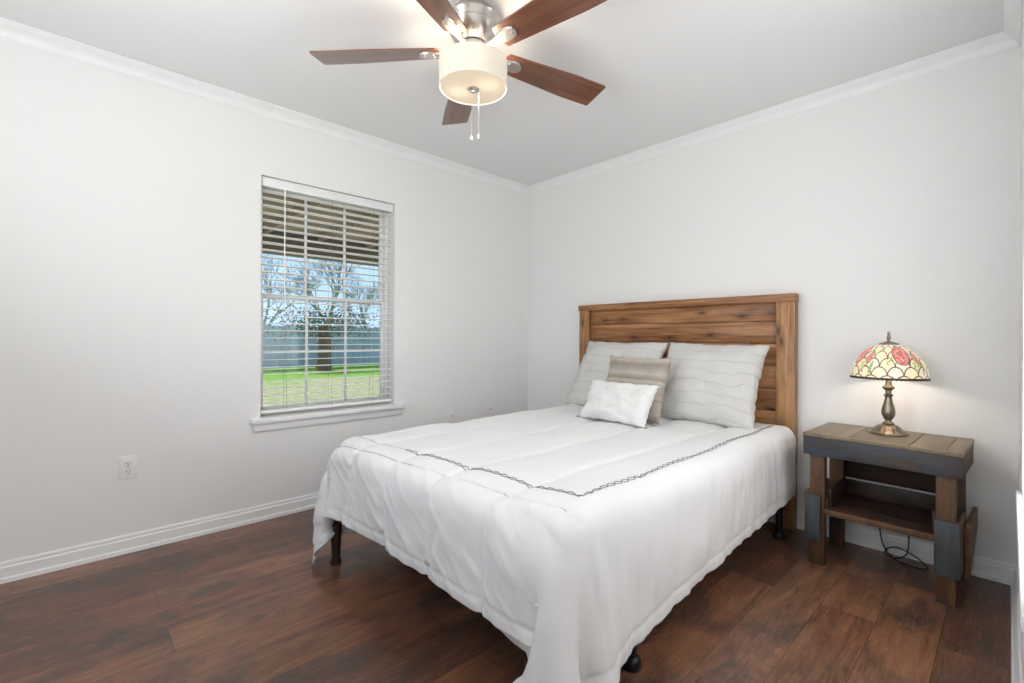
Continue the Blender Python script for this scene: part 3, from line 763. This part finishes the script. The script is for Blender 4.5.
# --- pillows
def pillow(name, w, h, th, mat, seed, loc, tilt, rotz, roll, label, flange=0, group=None, exp_=.42, sag=.0):
    n = 44; bm = B(); uvl = bm.loops.layers.uv.new('UVMap'); gr = {}
    def pos(u, v, sd):
        pw = (max(0, 1 - abs(u) ** 2.6) * max(0, 1 - abs(v) ** 2.6)) ** exp_
        x = w / 2 * u * (1 - .075 * (1 - v * v)); z = h / 2 * v * (1 - .065 * (1 - u * u))
        # creases running from the corners and along the edges
        c = noise.noise((u * 2.2 + seed, v * 2.2, sd * 3.0)) * .022 + noise.noise((u * 6 + seed, v * 5, sd * 2.0)) * .007
        y = sd * (th / 2 * pw + c * pw ** .6)
        ed = max(abs(u), abs(v)); e = max(0, (ed - .86) / .14)
        y += e * .012 * noise.noise((u * 5 + seed, v * 5, 9)) ; x += e * .007 * noise.noise((v * 8, seed, 2)); z += e * .007 * noise.noise((u * 8, seed, 5))
        z -= sag * (1 - u * u) * max(0, v) * 1.0
        return (x, -y if False else y, z + h / 2)
    for sd in (-1, 1):
        for j in range(n + 1):
            for i in range(n + 1):
                u = math.sin((2 * i / n - 1) * PI / 2) * .45 + (2 * i / n - 1) * .55; v = math.sin((2 * j / n - 1) * PI / 2) * .45 + (2 * j / n - 1) * .55
                edge = i in (0, n) or j in (0, n)
                if edge and sd == 1: gr[(sd, i, j)] = gr[(-1, i, j)]
                else: gr[(sd, i, j)] = (bm.verts.new(pos(u, v, sd)), (u * .5 + .5, v * .5 + .5))
    for sd in (-1, 1):
        for j in range(n):
            for i in range(n):
                q = [gr[(sd, i, j)], gr[(sd, i + 1, j)], gr[(sd, i + 1, j + 1)], gr[(sd, i, j + 1)]]
                if sd == 1: q = q[::-1]
                f = bm.faces.new([a[0] for a in q])
                for lp, a in zip(f.loops, q): lp[uvl].uv = a[1]
    o = link(name, bm, mat, angle=180, label=label, cat='pillow', group=group)
    o.rotation_euler = (0, 0, 0)
    o.matrix_world = Matrix.Translation(loc) @ Matrix.Rotation(rotz, 4, 'Z') @ Matrix.Rotation(-tilt, 4, 'X') @ Matrix.Rotation(roll, 4, 'Y')
    return o
ZT = .593
D = math.radians
pillow('euro_sham', .69, .545, .17, MAT['sham'], 1.3, (1.10, -.385, ZT - .015), D(29), D(-3), D(.5), 'pale grey pleated sham at the left of the headboard behind the taupe pillow')
pillow('euro_sham', .60, .525, .18, MAT['sham'], 6.1, (1.775, -.375, ZT - .015), D(26), D(3), D(1.5), 'pale grey pleated sham leaning on the right of the headboard, fully in view')
pillow('throw_pillow', .44, .40, .12, MAT['taupe'], 3.7, (1.435, -.60, ZT - .005), D(20), D(-2), D(0), 'taupe woven throw pillow standing behind the small white one')
lum = pillow('lumbar_pillow', .475, .255, .11, MAT['lumbar'], 9.4, (1.44, -.775, ZT + .002), D(30), D(-4), D(0), 'small white lumbar pillow with dark corner tassels in front of the other pillows')
for sx_ in (-1, 1):
    bm = B()
    for q in range(14):
        a = 2 * PI * q / 14; c, s = math.cos(a), math.sin(a)
        add_tube(bm, [(sx_ * .236, .0, .004), (sx_ * .246 + .003 * c, -.004, .003 * s + .0), (sx_ * .262 + .006 * c, -.014 + .006 * s, -.012 + .003 * s)], .0018, 5)
    add_lathe(bm, [(.003, -.005), (.006, -.002), (.006, .003), (.003, .006)], (sx_ * .241, -.002, .001), 12)
    tl = link('tassel', bm, MAT['tassel'], lum, label='dark taupe tassel')

# ------------------------------------------------------------------ nightstand
nsd = empty('nightstand', (2.617, -.22, 0), 'rustic reclaimed wood nightstand with a blue washed apron and a dark open shelf', 'nightstand', rotz=D(-2))
def nb(nm, dims, mat, par=nsd, bev=.0025, **kw):
    bm = B()
    for d in dims: add_box(bm, *d, bev=bev)
    return link(nm, bm, MAT[mat], par, **kw)
TW, FY0, BKY = .283, -.235, .185
zt = .630
bx = [-TW, -.105, .112, .228, TW]
top = nb('tabletop', [(bx[k] + .001, bx[k + 1] - .001, FY0 + .018, BKY, zt - .018, zt - random.uniform(0, .002)) for k in range(4)] + [(-TW, TW, FY0 - .002, FY0 + .017, zt - .018, zt - .001)], 'ns_top')
nb('front_apron', [(-TW + .002, TW - .002, FY0, FY0 + .020, zt - .105, zt - .0185)], 'ns_apron')
nb('back_apron', [(-TW + .01, TW - .01, BKY - .02, BKY - .002, zt - .10, zt - .0185)], 'ns_dark')
for s in (-1, 1):
    x0, x1 = (TW - .022, TW - .002) if s > 0 else (-TW + .002, -TW + .022)
    nb('side_apron', [(x0, x1, FY0 + .0205, BKY - .021, zt - .105, zt - .0185)], 'ns_side')
LX = .228; lw = .031
legs = {}
for s in (-1, 1):
    for yy in (FY0 + .0215, BKY - .085):
        x0, x1 = (s * LX - lw, s * LX + lw)
        legs[(s, yy)] = nb('leg', [(x0, x1, yy, yy + .042, 0, zt - .0185)], 'ns_leg')
# washed blocks scabbed on the front legs
nb('leg_block', [(LX - .034, LX + .046, FY0 + .001, FY0 + .021, .120, .345)], 'ns_block')
nb('leg_block', [(-LX - .046, -LX + .018, FY0 + .001, FY0 + .021, .118, .335)], 'ns_block')
# side boards
for s in (-1, 1):
    a, b_ = sorted((s * (LX + lw + .0005), s * (LX + lw + .018)))
    bm = B(); add_box(bm, a, b_, FY0 + .022, FY0 + .20, .135, .345, .003); link('side_board', bm, MAT['ns_side'], nsd)
    a, b_ = sorted((s * (LX + lw + .019), s * (LX + lw + .036)))
    bm = B()
    pr = [(FY0 + .10, .325), (BKY - .01, .325), (BKY - .01, .24), (FY0 + .13, .105), (FY0 + .10, .105)]
    A = [bm.verts.new((a, y, z)) for y, z in pr]; C_ = [bm.verts.new((b_, y, z)) for y, z in pr]
    bm.faces.new(A); bm.faces.new(C_[::-1])
    for i in range(5): bm.faces.new((A[i], C_[i], C_[(i + 1) % 5], A[(i + 1) % 5]))
    bmesh.ops.recalc_face_normals(bm, faces=bm.faces[:]); bmesh.ops.bevel(bm, geom=bm.edges[:], offset=.002, segments=1, affect='EDGES')
    link('side_board', bm, MAT['ns_side'], nsd)
sw = LX - lw - .0005
nb('shelf', [(-sw, sw, FY0 + .028, FY0 + .118, .255, .273), (-sw, sw, FY0 + .120, FY0 + .21, .256, .274), (-sw, sw, FY0 + .212, BKY - .045, .255, .273)], 'ns_dark')
nb('shelf_edge', [(-sw, sw, FY0 + .012, FY0 + .0275, .248, .276)], 'ns_leg')
nb('back_board', [(-sw - .02, sw + .02, BKY - .042, BKY - .026, .240, .346), (-sw - .02, sw + .02, BKY - .042, BKY - .026, .359, .611)], 'ns_dark')
nb('side_slat', [(-sw - .001, -sw + .016, FY0 + .066, BKY - .09, .275, .36)], 'ns_dark')
nb('side_slat', [(sw - .016, sw + .001, FY0 + .066, BKY - .09, .275, .36)], 'ns_dark')

# ------------------------------------------------------------------ table lamp
LP = (2.617, -.19, zt + .0005)
lamp = empty('table_lamp', LP, 'stained glass dome table lamp with a turned bronze base on the nightstand', 'lamp')
def scal(a, z): return 1 + (.035 * math.cos(8 * a) if z < .012 else (.02 * math.cos(16 * a) if z < .045 else 0))
bm = B(); add_lathe(bm, [(.070, 0), (.074, .003), (.073, .008), (.066, .012), (.058, .018), (.050, .028), (.040, .038), (.028, .044), (.022, .047)], n=96, rmod=scal); link('lamp_base', bm, MAT['bronze'], lamp, angle=60)
bm = B(); add_lathe(bm, [(.020, .046), (.024, .050), (.020, .055), (.013, .059), (.012, .064), (.020, .076), (.026, .092), (.027, .106), (.024, .124), (.018, .145), (.014, .163), (.013, .176), (.018, .181), (.019, .186), (.012, .190), (.012, .205), (.020, .212), (.024, .218), (.024, .224), (.015, .230), (.011, .245), (.011, .262)], n=40, rmod=lambda a, z: 1 + (.03 * math.cos(10 * a) if .07 < z < .17 else 0)); link('lamp_stem', bm, MAT['bronze'], lamp)
bm = B(); add_lathe(bm, [(.011, .262), (.015, .266), (.015, .30), (.010, .303)], n=24); link('bulb_socket', bm, MAT['bronze'], lamp)
bm = B(); add_tube(bm, [(0, .0, .30), (0, 0, .44)], .003, 8); link('shade_rod', bm, MAT['bronze'], lamp)
# dome: radius .148, z .27 -> .425
def glass_col(a, f):
    """a = angle, f = 0 rim .. 1 top"""
    NSC, ROWS = 15, 5
    fy = f * ROWS; lead = (.10, .065, .035); best = None
    x = a / (2 * PI) * NSC
    cream = (.80, .69, .47)
    col = cream; edge = False
    for r in range(0, ROWS + 1):                 # lower rows lie in front
        base_ = r * 1.0 - .55
        xx = (x + (r % 2) * .5) % 1 - .5; d = math.hypot(xx / .52, (fy - base_) / 1.05)
        if d < 1 and fy >= base_ - .5:
            edge = d > .86 or (fy < base_ + 0 and False); tint = .5 + .5 * math.sin(r * 7.1 + math.floor(x + (r % 2) * .5) * 3.7)
            col = tuple(c * (1 - .10 * tint) for c in cream)
            if tint > .8: col = (.74, .66, .54)
            break
    if edge: col = lead
    # flowers: big roses, buds, and leaves at several angles
    for (fa, ff, sz) in ROSES:
        da = ((a - fa + PI) % (2 * PI) - PI) * (1.3 if sz > .3 else 2.0) * (1 - .35 * f); df = (f - ff) * 1.15; d = math.hypot(da, df) / sz
        if d < 1.0:
            th = math.atan2(df, da); pet = (d * 3.0 + .35 * math.sin(3 * th + 4 * d))
            if abs(pet % 1 - .5) > .42 or d > .93: return lead
            if abs(((th + d * 2) * 2.5 / PI) % 1 - .5) > .455 and d > .3: return lead
            return [(.62, .15, .13), (.76, .32, .27), (.70, .24, .22)][int(pet) % 3]
    for (fa, ff, rx, ry, rot, c) in LEAVES:
        da = ((a - fa + PI) % (2 * PI) - PI) * 2.4 * (1 - .35 * f); df = (f - ff) * 1.15
        u = da * math.cos(rot) + df * math.sin(rot); v = -da * math.sin(rot) + df * math.cos(rot)
        d = abs(u / rx) ** 1.6 + abs(v / ry) ** 1.3
        if d < 1: return lead if d > .80 or abs(v) < .012 else c
    return col
ca = math.atan2(CAM.y - LP[1], CAM.x - LP[0])     # roses set around the dome
ROSES = []; LEAVES = []
for k in range(4):
    o = ca + k * PI / 2
    ROSES += [(o + .42, .60, .32), (o - .62, .50, .17)]
    LEAVES += [(o + .86, .40, .20, .11, -.6, (.62, .66, .25)), (o + .02, .42, .19, .10, .5, (.70, .70, .30)), (o - .50, .26, .22, .09, 1.0, (.36, .52, .20)), (o - .80, .27, .20, .09, 2.2, (.60, .66, .28)), (o - .25, .72, .16, .07, .2, (.52, .62, .26))]
bm = B(); na, nf = 400, 90; cl_ = bm.loops.layers.color.new('glass') if False else None
rings = []
for j in range(nf + 1):
    f = j / nf; th = f * D(78)
    r = .147 * math.cos(th) ** .92; z = .270 + .160 * math.sin(th) ** 1.12
    rings.append([bm.verts.new((r * math.cos(2 * PI * i / na), r * math.sin(2 * PI * i / na), z)) for i in range(na)])
for j in range(nf):
    for i in range(na): bm.faces.new((rings[j][i], rings[j][(i + 1) % na], rings[j + 1][(i + 1) % na], rings[j + 1][i]))
sh = link('lamp_shade', bm, MAT['tiffany'], lamp, angle=180)
me = sh.data; at = me.color_attributes.new('glass', 'FLOAT_COLOR', 'POINT')
cols = []
for j in range(nf + 1):
    for i in range(na): cols += [*glass_col(2 * PI * i / na, j / nf), 1]
at.data.foreach_set('color', cols)
so = sh.modifiers.new('s', 'SOLIDIFY'); so.thickness = .003; so.offset = -1
bm = B()
add_lathe(bm, [(.1460, .264), (.1495, .265), (.1500, .272), (.1465, .274)], n=96)
bmesh.ops.delete(bm, geom=[f for f in bm.faces if len(f.verts) > 4], context='FACES')
for k in range(56):
    a = 2 * PI * k / 56; t = bmesh.new(); bmesh.ops.create_icosphere(t, subdivisions=1, radius=.0042); bmesh.ops.translate(t, vec=(.1475 * math.cos(a), .1475 * math.sin(a), .2655), verts=t.verts[:]); merge(bm, t)
link('shade_rim', bm, MAT['darkbronze'], sh)
bm = B(); add_lathe(bm, [(r_, z_ + .019) for r_, z_ in [(.040, .404), (.041, .408), (.034, .413), (.014, .419), (.006, .422), (.0055, .428), (.008, .432), (.008, .440), (.005, .452), (.006, .458), (.003, .468)]], n=32); link('finial', bm, MAT['bronze'], lamp)
light('lamp_bulb_light', 'POINT', (LP[0], LP[1], LP[2] + .335), 1.5, (1, .95, .88), shadow_soft_size=.02)

# lamp cable
pts = spline([(2.571, -.075, .262), (2.569, -.078, .18), (2.572, -.07, .10), (2.590, -.075, .04), (2.632, -.10, .006), (2.70, -.13, .005), (2.752, -.118, .006), (2.74, -.095, .02), (2.69, -.080, .045), (2.64, -.075, .058), (2.605, -.075, .045), (2.592, -.078, .02), (2.612, -.085, .0065), (2.65, -.08, .012), (2.676, -.075, .045), (2.682, -.075, .12), (2.681, -.078, .262)], 10)
bm = B(); add_tube(bm, pts, .0032, 8); link('lamp_cord', bm, MAT['cordblack'], label='black lamp cord looping to the floor under the nightstand', cat='cord')

# ------------------------------------------------------------------ outside the window
GZ = -.15
bm = B()
add_box(bm, -60, -4.2, -30, 60, GZ - .2, GZ); add_box(bm, -.2, 40, -30, 30, GZ - .2, GZ); link('lawn', bm, MAT['grass'], kind='structure', smooth=False)
bm = B(); add_box(bm, -4.2, -.2, -8, 6, GZ - .2, GZ + .04); link('porch_slab', bm, MAT['concrete'], kind='structure', smooth=False)
bm = B()
add_box(bm, -3.06, -2.92, -8, 6, 2.06, 2.34, .004)
link('porch_beam', bm, MAT['beam'], kind='structure')
bm = B()
for k in range(30): add_box(bm, -3.2 + .1 * k, -3.2 + .1 * k + .096, -8, 6, 2.36, 2.38, .002)
link('porch_ceiling', bm, MAT['porch'], kind='structure')
bm = B()
for k in range(14): add_box(bm, -3.0, -.19, -7 + k * .62, -6.955 + k * .62, 2.27, 2.357, .002)
link('porch_joists', bm, MAT['porch'], kind='structure')
bm = B(); add_box(bm, -3.3, -.185, -8, 6, 2.40, 2.46); link('porch_roof', bm, MAT['siding'], kind='structure', smooth=False)
# hanging chain by the beam
cp = (-2.8, 0); c_px = CAM
# fence: one run of boards
FXX = -15.5
fen = empty('backyard_fence', (FXX, 6, GZ), 'weathered blue-grey privacy fence across the far end of the lawn', 'fence')
bm = B(); y = -12
while y < 22:
    h = 1.62 + random.uniform(-.015, .015); w = .14
    add_box(bm, -.01, .01, y, y + w - .008, .04, h, .003); y += w
bmesh.ops.translate(bm, vec=(0, -6, 0), verts=bm.verts[:]); link('fence_boards', bm, MAT['fence'], fen, smooth=False)
bm = B()
for z in (.35, .9, 1.4): add_box(bm, .012, .05, -18, 16, z, z + .09)
link('fence_rail', bm, MAT['fence'], fen, smooth=False)

def bare_tree(loc, h, seed, label, spread=.55, lv=6):
    rnd = random.Random(seed); root = empty('bare_tree', loc, label, 'tree', group=None)
    bt = B(); tw = B()
    def grow(p, d, L, r, n):
        q = p + d * L; mid = p + d * L * .5 + Vector((rnd.uniform(-1, 1), rnd.uniform(-1, 1), 0)) * L * .05
        add_tube(bt if n >= lv - 1 else tw, [p, mid, q], [r, r * .85, r * .68], 5 if n >= lv - 1 else 3, cap=False)
        if n == 0: return
        for k in range(3 if n > 1 else 4):
            nd = (d + Vector((rnd.uniform(-1, 1), rnd.uniform(-1, 1), rnd.uniform(-.5, .9))) * spread * 1.25).normalized()
            grow(p.lerp(q, rnd.uniform(.55, 1)), nd, L * rnd.uniform(.62, .82), r * .60, n - 1)
    grow(Vector((0, 0, 0)), Vector((0, 0, 1)), h * .30, h * .020, lv)
    link('trunk', bt, MAT['bark'], root); link('branches', tw, MAT['bark'], root)
for i, (x, y, h, lab) in enumerate([
    (-19.5, 1.4, 6.2, 'bare winter tree behind the fence, seen through the left of the window'),
    (-22.0, 7.0, 7.4, 'bare winter tree behind the fence, seen in the middle of the window'),
    (-20.0, 11.4, 5.8, 'bare winter tree behind the fence, seen through the right of the window'),
    (-30.0, 6.0, 7.6, 'distant bare winter tree beyond the others, toward the window left side'),
    (-31.0, 13.5, 7.2, 'distant bare winter tree beyond the others, toward the window right side')]):
    bare_tree((x, y, GZ), h, 11 + i, lab)
# leafy shrub tree in front of the fence with a stout brown trunk
tr = empty('shrub_tree', (-14.0, 3.6, GZ), 'olive-leaved small tree with a stout brown trunk in front of the fence', 'tree')
bm = B(); add_tube(bm, [(0, 0, 0), (.03, .02, .5), (0, .05, 1.2), (.05, -.05, 1.6)], [.30, .24, .22, .15], 12); link('trunk', bm, MAT['trunk'], tr)
bm = B(); rnd = random.Random(5)
for k in range(1500):
    a, b_, c = max(-.8, min(.8, rnd.gauss(0, .32))), rnd.gauss(0, .95), rnd.gauss(0, .28)
    p = Vector((a, b_, 1.75 + c)); u = Vector((rnd.uniform(-1, 1), rnd.uniform(-1, 1), rnd.uniform(-1, 1))).normalized(); v = u.orthogonal().normalized(); s = .055
    bm.faces.new([bm.verts.new(p + q) for q in (u * s, v * s * .5, -u * s, -v * s * .5)])
f_ = link('foliage', bm, MAT['leaf'], tr, smooth=False)
